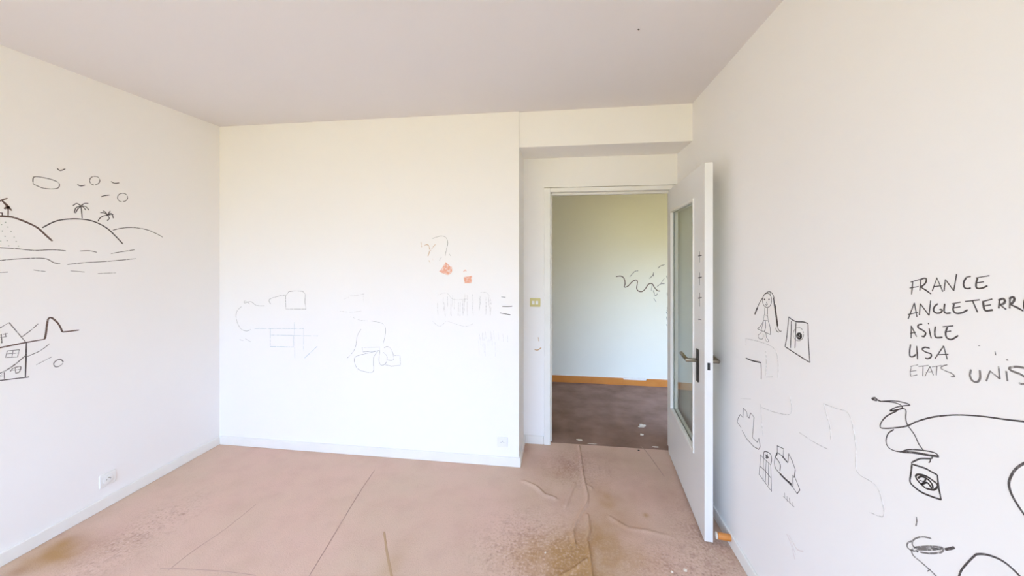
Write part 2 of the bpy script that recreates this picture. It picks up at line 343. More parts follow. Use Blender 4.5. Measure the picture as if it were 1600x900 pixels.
# --- left wall: islands
O, S = (0, 230), 4.09
t = drawing('landscape_drawing', LEFT, 100, 390, 'felt pen drawing of palm tree islands, sea and clouds on the left wall')
for pts, m_, w_ in (([(-60,442),(0,440),(45,443),(90,450),(170,480),(240,515),(290,560),(335,600)], I_brown, .0085),
                    ([(270,515),(350,475),(430,460),(520,460),(600,475),(680,515),(740,570),(785,618)], I_dark, .0065),
                    ([(720,530),(780,517),(850,513),(930,525),(990,548),(1040,575)], I_grey, .005)):
    lines('hill_outline', LEFT, [pts], m_, w_, O, S, t)
lines('windmill_outline', LEFT, [([(8,335),(40,368),(75,405)], .009, False), ([(48,326),(10,338),(-15,352)], .006), ([(52,380),(52,440)], .007), ([(28,395),(50,378),(62,392)], .008), ([(-10,418),(14,420),(16,442)], .006, False)], I_brown, .007, O, S, t, dots=[((48,388), 9, 9)])
lines('palm_outline', LEFT, [[(525,455),(522,415),(517,375)], [(517,375),(490,360),(465,375)], [(517,375),(485,388),(475,420)], [(517,378),(497,395),(482,422)], [(517,375),(540,360),(565,360)], [(517,375),(548,380),(568,402)], [(517,375),(535,385),(548,402)]], I_dark, .0048, O, S, t)
lines('palm_outline', LEFT, [[(625,475),(640,452),(665,438),(690,436)], [(690,436),(665,420),(640,418)], [(690,436),(670,412),(655,408)], [(690,436),(695,420),(705,408)], [(690,436),(715,430),(725,455)], [(690,436),(705,422),(724,432)], [(690,438),(698,455),(685,470)]], I_dark, .0048, O, S, t)
each('wave_line', LEFT, [[(-60,640),(0,642),(100,648),(220,660),(330,655),(420,662)], [(-60,735),(20,722),(130,713),(280,710),(345,738),(385,745)], [(430,750),(540,738),(700,728),(870,712)], [(510,664),(570,662),(620,672)], [(710,680),(780,668),(860,656)], [(215,785),(290,795)], [(450,790),(540,798)], [(625,808),(740,803)], [(-20,802),(50,798)]], I_grey, .0045, O, S, t)
each('sand_dot', LEFT, [], I_green, .004, O, S, t, dots=[(p, 4.2, 3.4) for p in ((10,495),(35,480),(50,510),(15,535),(70,538),(32,570),(90,575),(45,597),(103,603),(55,630),(118,632),(5,600))])
lines('cloud_outline', LEFT, [[(212,235),(218,190),(290,197),(345,212),(378,232),(372,260),(330,267),(270,260),(212,235)]], I_grey, .0048, O, S, t)
for cx, cy in ((606,214),(784,322)):
    lines('cloud_outline', LEFT, [ell(cx, cy, 33, 28, 100, 330), ell(cx, cy-1, 32, 27, 340, 450)], I_grey, .0045, O, S, t)
for pts in ([(365,135),(385,150),(418,138)], [(495,238),(515,248),(545,242)], [(710,218),(730,230),(762,228)], [(645,318),(665,310),(702,305)]):
    lines('bird_outline', LEFT, [pts], I_dark, .0048, O, S, t)
# --- left wall: house
O, S = (0, 470), 5.296
t = drawing('house_drawing', LEFT, 40, 590, 'felt pen drawing of a house with a curving line, low on left wall')
lines('roof_outline', LEFT, [[(-60,262),(0,225),(75,180),(215,345)]], I_grey, .005, O, S, t, smooth=False)
lines('wall_outline', LEFT, [([(218,345),(215,480),(210,635)], .007, False), ([(-60,666),(0,660),(120,645),(210,635),(245,629)], .005)], I_dark, .005, O, S, t)
lines('ground_line', LEFT, [([(-60,400),(0,388),(215,345),(370,318)], .0065, False), ([(370,318),(380,270),(390,190),(400,150),(425,140),(470,175),(498,215),(515,258)], .008), ([(515,258),(560,254),(655,242)], .0065)], I_brown, .006, O, S, t)
each('sloping_line', LEFT, [([(-30,612),(0,600),(100,545),(215,450)], .0055), ([(215,465),(330,415),(410,355)], .0042), ([(180,300),(260,240),(315,190)], .0042), ([(300,530),(430,463)], .004)], I_grey, .005, O, S, t)
lines('window_outline', LEFT, [([(45,470),(60,415),(160,405),(145,465),(45,470)], .0042, False), [(50,440),(155,432)], [(108,410),(98,470)]], I_grey, .0042, O, S, t)
lines('window_outline', LEFT, [[(85,585),(110,558),(170,545),(160,588),(130,600)], [(125,555),(130,600)], [(100,575),(165,568)]], I_grey, .0042, O, S, t)
lines('attic_window_outline', LEFT, [([(8,275),(15,350)], .007), [(25,278),(65,270)], [(18,305),(60,292)], [(45,268),(48,300)], [(-20,310),(12,300)]], I_grey, .0042, O, S, t)
lines('door_outline', LEFT, [([(-10,628),(35,592),(35,645)], .0042, False), [(-10,625),(25,620)]], I_grey, .0042, O, S, t)
tag(lines('oval_drawing', LEFT, [[(525,505),(500,485),(465,495),(445,520),(455,543),(480,545),(510,528),(522,508)]], I_grey, .0052, O, S), 'small grey oval ring drawn right of the house on the left wall', 'drawing')

# --- front wall
O, S = (340, 340), 3.4615
tag(lines('box_drawing', FRONT, [([(370,495),(368,425),(385,400),(420,396),(460,398),(475,415),(472,455),(478,495),(370,495)], .0042, False), [(370,418),(330,425),(280,443),(287,468)]], I_pencil, .0038, O, S), 'pencil box with rounded top corners and a bent line, upper left on front wall', 'drawing')
tag(lines('squiggle_drawing', FRONT, [[(255,477),(210,475),(180,455),(145,462),(150,450),(175,468)], [(130,480),(103,510),(103,555),(125,600),(155,613),(180,605)], ([(120,660),(140,665)], .003), ([(150,655),(180,672)], .003)], I_pencil, .0034, O, S), 'faint pencil squiggle and arc nearest the left corner of the front wall', 'drawing')
tag(lines('flag_drawing', FRONT, [([(200,600),(465,600),(465,720)], .004, False), ([(285,600),(285,697),(410,700),(410,638),(290,635)], .0045, False), [(415,565),(418,760)], [(410,638),(545,640)], [(470,760),(505,728),(540,695)]], I_blue, .004, O, S), 'pale blue rectangles and crossing lines drawn below the pencil box on front wall', 'drawing')
O, S = (520, 350), 3.6
tag(lines('machine_drawing', FRONT, [([(165,695),(265,692),(265,712),(170,720),(165,695)], .0036, False), [(265,712),(190,728),(125,750),(130,800),(160,825),(225,832),(228,780),(232,745),(255,715)], [(265,712),(260,770),(275,795),(300,780),(305,745),(285,722)], [(288,697),(305,690),(325,700),(340,735),(340,765),(305,765)], ([(345,740),(378,738),(380,795),(330,800),(290,790)], .0036, False), ([(215,545),(280,560),(297,600),(285,670)], .0028)], I_pencil, .0036, O, S), 'faint pencil drawing of curved joined shapes low in the middle of front wall', 'drawing')
tag(lines('curved_line_drawing', FRONT, [[(160,590),(138,630),(128,690),(110,725),(80,755)]], I_pencil, .0034, O, S), 'single slanting pencil line just above left of the joined shapes on front wall', 'drawing')
t = drawing('balloon_drawing', FRONT, 700, 430, 'orange crayon basket under a pencil balloon arc, high on the front wall')
lines('balloon_outline', FRONT, [[(560,82),(605,68),(635,75),(647,105),(640,140),(632,180)], ([(600,205),(612,185)], .003), ([(655,165),(662,180)], .003)], I_pencil, .0032, O, S, t)
lines('crayon_strokes', FRONT, [([(495,100),(500,130)], .007), ([(515,122),(530,115),(542,128),(545,150),(535,182)], .006), ([(578,113),(560,135),(548,152)], .0055), ([(540,205),(548,220)], .006), ([(560,195),(565,205)], .005)], I_tan, .006, O, S, t)
lines('basket', FRONT, [([(598,265),(625,278),(650,284),(668,270),(668,240)], .004), ([(640,220),(645,280)], .004)], I_orange, .004, O, S, t, patches=[[(602,266),(620,240),(635,214),(660,238),(670,262),(652,284),(625,278)]])
t = drawing('balloon_drawing', FRONT, 730, 440, 'small square orange crayon basket, right of the larger orange one')
lines('basket', FRONT, [([(738,300),(782,292),(780,332),(742,332),(738,300)], .005, False), ([(738,316),(780,312)], .004), ([(735,270),(745,258),(750,268)], .005)], I_orange, .004, O, S, t, patches=[[(740,302),(780,294),(778,330),(742,330)]])
st_ = []
for i in range(26):
    x = 585 + rnd.random()*305; y = 385 + rnd.random()*60; L = 25 + rnd.random()*70; st_.append([(x, y), (x-2+4*rnd.random(), y+L*.5), (x-3+6*rnd.random(), y+L)])
st_ += [[(590,400),(640,388),(680,425),(765,420)], [(830,385),(870,390),(890,440),(885,520)], [(560,545),(600,575),(640,545)], [(640,545),(740,575),(790,560)]]
tag(lines('hatching_drawing', FRONT, st_, I_faint, .0028, O, S), 'faint upright pencil hatching under the orange crayon baskets', 'drawing')
st_ = []
for i in range(16):
    x = 815 + rnd.random()*100; y = 600 + rnd.random()*80; L = 25 + rnd.random()*60; st_.append([(x, y), (x+2, y+L)])
for i in range(4): st_.append([(905+i*26, 600+i*8), (908+i*26, 650+i*6)])
tag(lines('hatching_drawing', FRONT, st_, I_faint, .0024, O, S), 'very faint pencil strokes low on front wall, above the white socket', 'drawing')
tag(lines('hatching_drawing', FRONT, [[(95,405),(130,402),(180,392)], [(60,425),(90,410)], [(170,390),(175,440)], [(40,490),(100,495),(160,490)], [(100,520),(150,540),(200,545)]], I_faint, .003, O, S), 'barely visible pencil marks in the middle of front wall, right of the pencil box', 'drawing')
for (pts, lab) in (([(948,410),(972,412)], 'topmost of the three black dashes near the front wall edge'), ([(953,463),(985,464),(1010,462)], 'middle of the three black dashes near the front wall edge'), ([(940,500),(965,505),(1000,511)], 'lowest of the three black dashes near the front wall edge')):
    tag(lines('pen_dash', FRONT, [pts], I_black, .0045, O, S), lab, 'pen mark', 'three black dashes near the front wall edge')

# --- wall beside the door
tag(lines('wall_nick', DOORW, [([(841,527),(842,533)], .008)], I_tan, .007), 'small brown nick in the paint, upper of two below the yellowed switch', 'nick', 'nicks in the paint below the switch')
tag(lines('wall_nick', DOORW, [([(835,546),(840,547),(846,543)], .008)], I_tan, .007), 'longer brown nick in the paint, lower of two below the yellowed switch', 'nick', 'nicks in the paint below the switch')

# --- hall wall
O, S = (940, 400), 7.5
t = drawing('wave_drawing', HALL, 985, 445, 'wavy dark pen line scribbled on the hall wall beyond the door')
lines('wave_line', HALL, [[(168,242),(225,235),(262,262),(275,320),(268,364),(310,352),(360,300),(400,282),(420,300),(412,375),(428,408),(470,418),(510,388),(545,335),(590,325),(622,372),(655,406),(685,410)]], I_brown, .0105, O, S, t)
each('faint_loop', HALL, [[(590,345),(583,405)], [(330,245),(385,185),(430,172)], [(560,265),(600,225),(610,190),(604,240)], [(660,145),(690,118),(740,100)], [(650,360),(690,330),(738,325)], [(605,400),(630,465),(655,440)], [(610,495),(640,540)], [(690,330),(735,260)]], I_grey, .0075, O, S, t)

# --- right wall
O, S = (1140, 440), 5.625
t = drawing('girl_drawing', RIGHT, 1196, 530, 'pen drawing of a long-haired girl in a skirt on the right wall')
lines('face_outline', RIGHT, [ell(330,165,40,62), [(315,198),(325,208),(336,196)], [(326,178),(322,192)]], I_dark, .0028, O, S, t, dots=[((308,157), 6, 7), ((347,157), 6, 7)])
lines('hair', RIGHT, [[(290,150),(305,115),(345,88),(375,105),(392,145)], [(355,92),(358,125)], ([(290,145),(262,190),(242,236)], .004), ([(246,228),(236,250),(222,288)], .009), ([(386,140),(393,200),(402,270)], .007), ([(398,200),(408,290),(418,360),(422,400)], .0115), ([(405,405),(415,435),(432,445)], .003), ([(420,400),(440,435),(456,434)], .003)], I_black, .0035, O, S, t)
lines('dress_outline', RIGHT, [[(310,228),(308,290)], [(335,228),(335,290)], ([(305,292),(300,340),(340,345),(335,300)], .0026, False), [(305,292),(335,300)], [(300,340),(280,380),(245,415)], [(245,415),(300,440),(360,466)], [(360,466),(356,400),(340,345)], [(298,350),(290,385),(278,428)], [(315,345),(318,400),(305,440)]], I_dark, .0026, O, S, t)
lines('legs_outline', RIGHT, [[(280,432),(275,452),(252,472),(260,500),(285,506),(297,485),(295,455)], [(318,452),(312,478),(318,515),(336,530),(342,515),(325,490),(322,455)]], I_grey, .0026, O, S, t)
t = drawing('flag_drawing', RIGHT, 1250, 560, 'crooked pen frame with a dark scribbled ball, right of the girl on the right wall')
lines('frame_outline', RIGHT, [[(520,310),(550,335),(590,352),(650,355),(690,370)], [(690,368),(692,500),(700,640),(707,712)], [(707,712),(600,645),(488,572)], [(488,572),(505,470),(520,310)], ([(543,345),(541,460),(535,585)], .0045), ([(585,355),(580,470),(575,585)], .0042)], I_dark, .0045, O, S, t)
lines('scribbled_ball', RIGHT, [ell(612,478,22,26,0,360), ell(610,480,15,19,30,390), ell(614,470,9,12,0,360), [(592,460),(632,498)], [(598,500),(628,462)], [(590,480),(634,478)]], I_black, .0042, O, S, t)
lines('faint_ring', RIGHT, [ell(606,462,46,58,0,350)], I_pencil, .003, O, S, t)
tag(lines('corner_drawing', RIGHT, [([(143,672),(200,695),(276,712)], .0062), ([(276,712),(279,780),(278,860)], .0042)], I_black, .005, O, S), 'thick black right-angle line below the drawn girl', 'drawing')
tag(lines('arch_drawing', RIGHT, [[(140,500),(250,525),(350,560),(400,600),(420,660)], [(320,610),(323,720),(322,830)], [(420,660),(428,740),(425,850)], [(140,500),(142,560)], [(322,840),(380,838)]], I_faint, .0038, O, S), 'very faint pencil arch around the black right-angle line', 'drawing')
O, S = (1140, 600), 4.5
tag(lines('castle_drawing', RIGHT, [[(82,308),(55,270),(60,240),(75,215),(94,236),(97,170),(120,195),(125,230),(138,240),(148,203),(172,232),(168,300),(160,375),(195,410),(207,382),(216,440),(205,460),(170,440),(120,385),(88,325)]], I_dark, .0032, O, S, smooth=False), 'jagged pen outline with spikes on top, lowest shape nearest the open door', 'drawing')
tag(lines('grid_drawing', RIGHT, [([(220,495),(208,635),(295,755)], .0034, False), ([(218,500),(290,570),(295,755)], .0034, False), [(240,520),(235,680)], [(258,535),(252,700)], [(275,555),(272,715)], [(212,578),(245,605),(292,662)], ([(240,520),(245,475),(285,490),(296,525),(290,570)], .0034), ([(252,498),(272,515),(256,520),(268,495)], .005)], I_dark, .003, O, S), 'narrow leaning pen grid with a small box on top', 'drawing')
tag(lines('vehicle_drawing', RIGHT, [([(335,480),(335,435),(380,455),(378,512),(335,480)], .0036, False), [(335,480),(318,530),(320,585),(350,625),(400,680),(446,726)], ([(446,726),(445,640)], .0038), ([(378,512),(410,552),(417,490),(440,540),(462,600)], .0034, False), [(462,600),(455,655),(445,640)], ([(458,650),(495,745),(475,772),(446,726)], .0034, False), ([(372,512),(408,552)], .0072), ([(352,628),(395,672),(436,706)], .0088), ([(336,485),(330,505)], .006), [(328,520),(356,565),(354,610)]], I_black, .0036, O, S), 'pen drawing of a boxy vehicle with a pointed tail beside the pen grid', 'drawing')
tag(lines('tally_marks', RIGHT, [[(378,790),(455,865)], [(386,765),(389,803)], [(405,790),(406,826)], [(421,800),(425,842)], [(440,830),(441,860)]], I_grey, .003, O, S), 'small row of grey tally strokes below the boxy vehicle', 'pen mark')
O, S = (1150, 600), 3.0
tag(lines('faint_outline_drawing', RIGHT, [[(410,92),(470,115),(525,135),(550,210),(563,300),(568,410),(650,470),(680,530),(692,620),(625,600)], [(410,92),(440,200),(445,260)], [(298,228),(370,275),(435,308)]], I_faint, .003, O, S), 'large faint pencil outline between the boxy vehicle and the long marker scribble', 'drawing')
tag(lines('faint_box_drawing', RIGHT, [[(120,110),(190,135),(258,138),(254,60)], [(116,90),(120,170),(128,245)], [(20,68),(70,70)]], I_faint, .0028, O, S), 'faint pencil box above the boxy vehicle and pen grid', 'drawing')
tag(lines('scuff_mark', RIGHT, [([(238,702),(252,735),(266,775),(276,822)], .004), ([(248,708),(268,742),(288,776),(316,784)], .0045), ([(256,730),(268,765),(280,800)], .004)], I_pink, .004, O, S), 'pale pinkish scuff low on the right wall above the baseboard', 'stain')

# writing
O, S = (1400, 400), 4.09
def word(label, strokes, m_, w_, cat='writing'):
    return tag(lines('wall_writing', RIGHT, [(p, w_, False) if len(p) <= 3 else (p, w_, True) for p in strokes], m_, w_, O, S), label, cat, 'country names on the right wall')
word('FRANCE in black capitals, the top line of the writing on the right wall', [
    [(108,160),(104,205),(100,245)], [(95,167),(150,150)], [(88,205),(145,195)], [(160,153),(153,220)], [(150,153),(180,142),(195,150),(185,178),(155,200)], [(158,198),(190,218),(225,243)],
    [(232,225),(262,140),(300,228)], [(240,196),(290,190)], [(308,222),(316,150)], [(316,150),(370,222)], [(370,222),(388,115)],
    [(478,130),(450,138),(432,175),(440,203),(462,208),(478,203)], [(513,140),(598,125)], [(522,140),(512,180),(518,205),(550,205),(585,190)], [(515,172),(562,165)]], I_dark, .00336)
word('ANGLETERRE in black capitals, the longest word, on the second line', [
    [(78,403),(118,300)], [(118,300),(135,390)], [(78,374),(140,360)], [(150,378),(156,305)], [(156,305),(212,380)], [(212,380),(222,285)],
    [(268,305),(248,322),(240,348),(258,365),(285,362),(296,345),(275,342)], [(312,305),(308,350),(320,366),(350,364)], [(358,306),(412,295)], [(372,305),(366,345),(385,366),(425,362),(458,343)], [(368,332),(412,324)],
    [(443,291),(535,280)], [(490,287),(522,360)], [(552,292),(616,275)], [(558,292),(562,330),(575,350),(620,344)], [(560,320),(606,312)],
    [(662,280),(657,335)], [(655,283),(685,273),(697,288),(688,305),(662,313)], [(666,312),(705,342)], [(730,270),(727,335)], [(724,272),(750,262),(757,280),(745,298),(728,310)], [(732,310),(775,330),(815,352)],
    [(815,320),(872,306)], [(830,262),(885,250)], [(832,262),(822,300),(830,345),(892,332)]], I_dark, .00385)
word('ASILE in black capitals, the third line of the writing', [
    [(97,525),(98,446)], [(98,446),(132,516)], [(92,494),(126,487)], [(168,436),(145,440),(142,458),(170,474),(190,492),(180,514),(164,512)], [(212,462),(218,495),(226,526)], [(206,428),(210,435)],
    [(252,450),(248,490),(256,520),(298,519)], [(300,452),(366,446)], [(330,452),(318,490),(325,522),(355,533),(398,508)], [(312,487),(352,479)]], I_dark, .00364)
word('USA in black capitals, the fourth line of the writing', [
    [(94,565),(88,605),(90,640),(112,642),(128,628)], [(133,575),(136,620),(138,660)], [(216,590),(185,584),(168,596),(190,614),(224,626),(222,648),(200,656),(186,650)], [(250,656),(305,575)], [(305,575),(328,660)], [(262,631),(335,628)]], I_dark, .00336)
word('ETATS in thin grey capitals, the first word of the bottom line', [
    [(92,706),(140,695)], [(98,706),(92,740),(94,768)], [(94,768),(136,760)], [(95,738),(130,731)], [(145,706),(208,700)], [(174,703),(172,768)], [(186,768),(218,706)], [(218,706),(240,762)], [(192,743),(238,740)],
    [(232,708),(292,700)], [(262,704),(258,762)], [(328,695),(298,704),(288,718),(320,736),(352,748),(375,768),(352,772)]], I_grey, .00252)
word('UNIS in wide grey capitals, right of ETATS on the bottom line', [
    [(480,725),(474,765),(490,798),(520,804),(538,780),(536,728)], [(578,800),(602,735)], [(602,735),(664,786)], [(664,786),(656,705)], [(705,735),(713,800)], [(706,664),(716,664)],
    [(822,716),(770,708),(725,716),(740,734),(800,758),(838,788),(832,814),(800,818),(784,808)]], I_grey, .00406)
tag(lines('pen_speck', RIGHT, [([(634,610),(638,634)], .00245)], I_grey, .00210, O, S), 'tiny grey pen tick above the letter I of UNIS', 'pen mark')
tag(lines('pen_speck', RIGHT, [([(527,573),(537,573)], .00245)], I_grey, .00210, O, S), 'tiny grey pen dot above the letter U of UNIS', 'pen mark')

# big scribble
O, S = (1340, 600), 5.623
t = drawing('scribble_drawing', RIGHT, 1420, 720, 'long looping marker scribble trailing a line to the right, above the shield')
lines('upper_loops', RIGHT, [([(205,153),(175,140),(155,122),(125,132),(170,146)], .00434), ([(195,153),(260,155),(330,165),(385,190),(390,215),(340,228),(285,236),(330,208),(400,192),(460,185),(430,170),(370,155),(290,148),(205,153)], .00294), ([(285,236),(340,232),(388,216),(425,230),(424,300),(440,360),(500,445),(540,530),(585,590)], .00252)], I_dark, .00294, O, S, t)
lines('trailing_line', RIGHT, [[(350,235),(260,280),(210,335),(200,380),(240,390),(330,385),(430,370),(520,330),(640,295),(760,278),(900,272),(1100,285),(1300,312),(1462,330),(1700,360)]], I_dark, .00322, O, S, t)
lines('lower_loop', RIGHT, [[(320,400),(270,435),(250,500),(270,555),(320,585),(380,597)], ([(380,597),(450,577),(580,584),(680,605),(715,636)], .00266), ([(375,597),(500,604),(620,625),(715,638)], .00504), ([(660,640),(640,655),(550,657),(475,690)], .00350), ([(640,660),(636,685),(622,690)], .00210)], I_dark, .00294, O, S, t)
t = drawing('shield_drawing', RIGHT, 1450, 780, 'small pen shield holding a heavy black oval, hanging under the long scribble')
lines('shield_outline', RIGHT, [([(475,690),(478,705)], .00385), ([(478,705),(468,790),(462,860),(500,905),(560,950),(640,985),(735,1017)], .00434), ([(735,1017),(712,905),(702,800)], .00434, False), ([(702,800),(650,772),(590,740),(478,705)], .00385)], I_black, .00385, O, S, t)
O3 = (1340, 740)
lines('oval_emblem', RIGHT, [[(600,130),(545,80),(512,30),(530,8),(600,22),(680,75),(705,105),(690,130),(660,143),(600,130)], [(530,40),(562,26),(620,52),(655,95),(662,132)], ([(602,48),(562,98)], .00490), ([(545,60),(618,78)], .00350), [(560,98),(612,80),(655,135)]], I_black, .00434, O3, S, t)
tag(lines('pen_dash', RIGHT, [[(518,380),(521,425),(512,460)]], I_grey, .00294, O3, S), 'short upright grey pen stroke below the shield', 'pen mark')
t = drawing('coil_drawing', RIGHT, 1450, 880, 'flattened coil scribble with a long tail running down, lowest on the right wall')
lines('coil', RIGHT, [[(648,570),(570,556),(510,570),(482,600),(488,635),(520,655)], [(482,590),(440,612),(440,650),(480,677),(535,680)], ([(478,675),(510,648),(640,640),(745,650),(738,690),(640,702),(550,690)], .00364), ([(520,665),(640,668),(748,655)], .00434), ([(530,655),(640,652),(730,668)], .00315), ([(512,672),(530,690)], .00560)], I_grey, .00322, O3, S, t)
lines('coil_end', RIGHT, [([(768,666),(810,660),(852,648)], .00525)], I_dark, .00490, O3, S, t)
lines('coil_tail', RIGHT, [[(472,672),(490,720),(560,780),(640,850),(690,900),(760,980)], ([(640,840),(615,858)], .00280)], I_grey, .00322, O3, S, t)
tag(lines('arch_line', RIGHT, [[(885,1000),(892,910),(912,850),(960,790),(1030,720),(1060,708),(1130,712),(1230,745),(1320,800),(1420,895),(1520,1010)]], I_dark, .00385, O3, S), 'marker arch rising from the bottom, right of the coil scribble', 'drawing')
tag(lines('curve_line', RIGHT, [[(1530,-115),(1462,-90),(1390,-40),(1345,30),(1330,90),(1345,160),(1385,240),(1462,355),(1560,470)]], I_dark, .00434, O3, S), 'large marker curve bulging leftwards, right of the shield', 'drawing')

# ------------------------------------------------------------------ floor seams
def seam(pts, m_, w_, lab): 
    ob = lines('carpet_seam', FLOOR, [(pts, w_, True)], m_, w_); ob.parent = floor; ob['label'] = lab
seam([(585,735),(560,772),(530,822),(483,900)], M_seam, .0045, 'straight brown carpet seam')
seam([(400,788),(350,828),(300,862),(262,892)], M_seam2, .004, 'fainter slanting carpet seam')
seam([(250,888),(290,889),(350,893),(400,899)], M_seam2, .004, 'short brown carpet crease')
seam([(1001,697),(1010,706),(1024,725),(1038,745)], M_seam, .007, 'dark crease near the doorway')
seam([(600,831),(602,845),(604,860),(608,882),(613,905)], M_crease, .011, 'yellow-brown crease')

# ------------------------------------------------------------------ door frame
fr = empty('door_frame', ((XJ0+XJ1)/2, YD, 0)); fr['kind'] = 'structure'; fr['label'] = 'off-white painted frame around the open doorway'
bpy.context.view_layer.update()
put('door_jamb', boxes(((XJ0-.05, YD-.012, 0), (XJ0, YD+WT+.012, HEAD_Z+.035)), ((XJ0, YD+.045, 0), (XJ0+.012, YD+.085, HEAD_Z))), M_trim, fr, bevel=.003)
put('door_jamb', boxes(((XJ1, YD-.012, 0), (XJ1+.035, YD+WT+.012, HEAD_Z+.035))), M_trim, fr, bevel=.003)
put('door_head', boxes(((XJ0, YD-.012, HEAD_Z+.002), (XJ1, YD+WT+.012, HEAD_Z+.035)), ((XJ0+.012, YD+.045, HEAD_Z-.014), (XJ1, YD+.085, HEAD_Z+.004))), M_trim, fr, bevel=.003)

# ------------------------------------------------------------------ door leaf
# local frame: x along the leaf from hinge to latch, y out of its visible face, z up
HG = Vector((.806, 2.862, .012)); FE = Vector((.741, 2.0, .012)); LW = (Vector((FE.x, FE.y, 0)) - Vector((HG.x, HG.y, 0))).length
ang = math.atan2(FE.y - HG.y, FE.x - HG.x)
door = empty('interior_door', HG, ang); bpy.context.view_layer.update()
tag(door, 'open pale grey glazed door leaf standing against the right wall', 'door')
DM = door.matrix_world.copy(); DX = (DM.to_3x3() @ Vector((1, 0, 0))); DN = (DM.to_3x3() @ Vector((0, -1, 0)))
# the visible face looks towards -x of the room; local -y points there
if DN.x > 0: DN = -DN
VS = 1 if (DM.to_3x3() @ Vector((0, 1, 0))).x < 0 else -1      # local y sign of the visible face
DFACE = Face(HG, DN)
def dl(px, py): p = DM.inverted() @ DFACE.at(px, py); return p.x, p.z
LT = .040; LH = HEAD_Z - .02
gx0 = dl(1048, 400)[0]; gx1 = dl(1084.5, 400)[0]
gz1 = (dl(1048, 326)[1] + dl(1084, 313)[1]) / 2; gz0 = (dl(1045, 634)[1] + dl(1083, 706)[1]) / 2
print('leaf', LW, LH, 'glass', gx0, gx1, gz0, gz1, 'beam', BEAM_Z, 'head', HEAD_Z)
def loc(bm):                                  # leaf meshes are built in door-local coordinates
    bm.transform(DM); return bm
bm = bmesh.new(); ys = (0, -VS*LT)
box(bm, (0, ys[0], 0), (gx0, ys[1], LH)); box(bm, (gx1, ys[0], 0), (LW, ys[1], LH)); box(bm, (gx0, ys[0], 0), (gx1, ys[1], gz0)); box(bm, (gx0, ys[0], gz1), (gx1, ys[1], LH))
bmesh.ops.remove_doubles(bm, verts=bm.verts, dist=1e-5)
put('door_panel', loc(bm), M_door, door)
bm = bmesh.new(); e = VS*.006; bw = .016; dp = -VS*.016
for (a, b_) in (((gx0, gz0), (gx0+bw, gz1)), ((gx1-bw, gz0), (gx1, gz1)), ((gx0+bw, gz0), (gx1-bw, gz0+bw)), ((gx0+bw, gz1-bw), (gx1-bw, gz1))):
    box(bm, (a[0], e, a[1]), (b_[0], dp, b_[1])); box(bm, (a[0], -VS*LT-e, a[1]), (b_[0], -VS*LT-dp, b_[1]))
put('glazing_bead', loc(bm), M_trim, door, bevel=.002)['label'] = 'white glazing bead'
bm = bmesh.new(); box(bm, (gx0+.004, -VS*.018, gz0+.004), (gx1-.004, -VS*.022, gz1-.004)); put('glass_pane', loc(bm), M_glass, door)['label'] = 'clear reflecting glass pane'
# lever handles on both faces
hx, hz = dl(1091, 563); hz1 = dl(1090.5, 545)[1]; hz0 = dl(1092.5, 598)[1]
def handle(side):
    f = 0 if side > 0 else -VS*LT; s_ = VS*side
    bm = bmesh.new(); box(bm, (hx-.017, f, hz0), (hx+.017, f+s_*.008, hz1))
    h = put('handle_plate', loc(bm), M_dark if side > 0 else M_metal, door, bevel=.003)
    bm = bmesh.new(); cyl(bm, DM @ Vector((hx, f+s_*.008, hz)), DM @ Vector((hx, f+s_*.062, hz)), .0105); put('handle_neck', bm, M_metal, h, True, bevel=.002)
    bm = bmesh.new(); cyl(bm, DM @ Vector((hx+.008, f+s_*.058, hz)), DM @ Vector((hx-.125, f+s_*.058, hz+.004)), .0105); put('handle_lever', bm, M_metal, h, True, bevel=.003)
handle(1); handle(-1)
bm = bmesh.new(); box(bm, (LW-.001, -VS*.013, hz-.018), (LW+.002, -VS*.026, hz+.020)); put('latch', loc(bm), M_black, door)['label'] = 'dark latch hole in the door edge'
bm = bmesh.new(); box(bm, (LW-.001, -VS*.008, hz-.12), (LW+.0012, -VS*.031, hz+.08)); put('latch_plate', loc(bm), M_door, door)
for z in (.22, 1.0, LH-.22):
    bm = bmesh.new(); cyl(bm, DM @ Vector((-.004, -VS*.006, z-.045)), DM @ Vector((-.004, -VS*.006, z+.045)), .007); put('hinge', bm, M_trim, door, True)
# pen crosses and scuffs on the leaf
cr = []
for cy, L in ((399, 11), (433, 13), (465, 14)):
    cr += [([(1093.5, cy-L*.55), (1093.3, cy+L)], .006), ([(1091, cy+1), (1096.5, cy)], .008)]
cr += [([(1091, 499), (1096, 500)], .005), ([(1092.5, 494), (1092.5, 502)], .004)]
cb = lines('pen_crosses', DFACE, cr, I_dark, .005, parent=door); cb['label'] = 'column of small pen crosses'
sc = []
for y in (431, 457, 484, 507, 488, 495, 480): sc.append(([(1041.3+rnd.random(), y), (1042.2+rnd.random()*.5, y+1.5+4*rnd.random())], .014))
cb = lines('scuff_marks', DFACE, sc, I_dark, .01, parent=door); cb['label'] = 'dark scuffs along the hinge edge'

CEIL = Face((0, 0, HC), (0, 0, -1))
tag(lines('ceiling_speck', CEIL, [], I_dark, dots=[((998, 46), 1.6, 1.3)]), 'single small dark speck on the ceiling', 'speck')
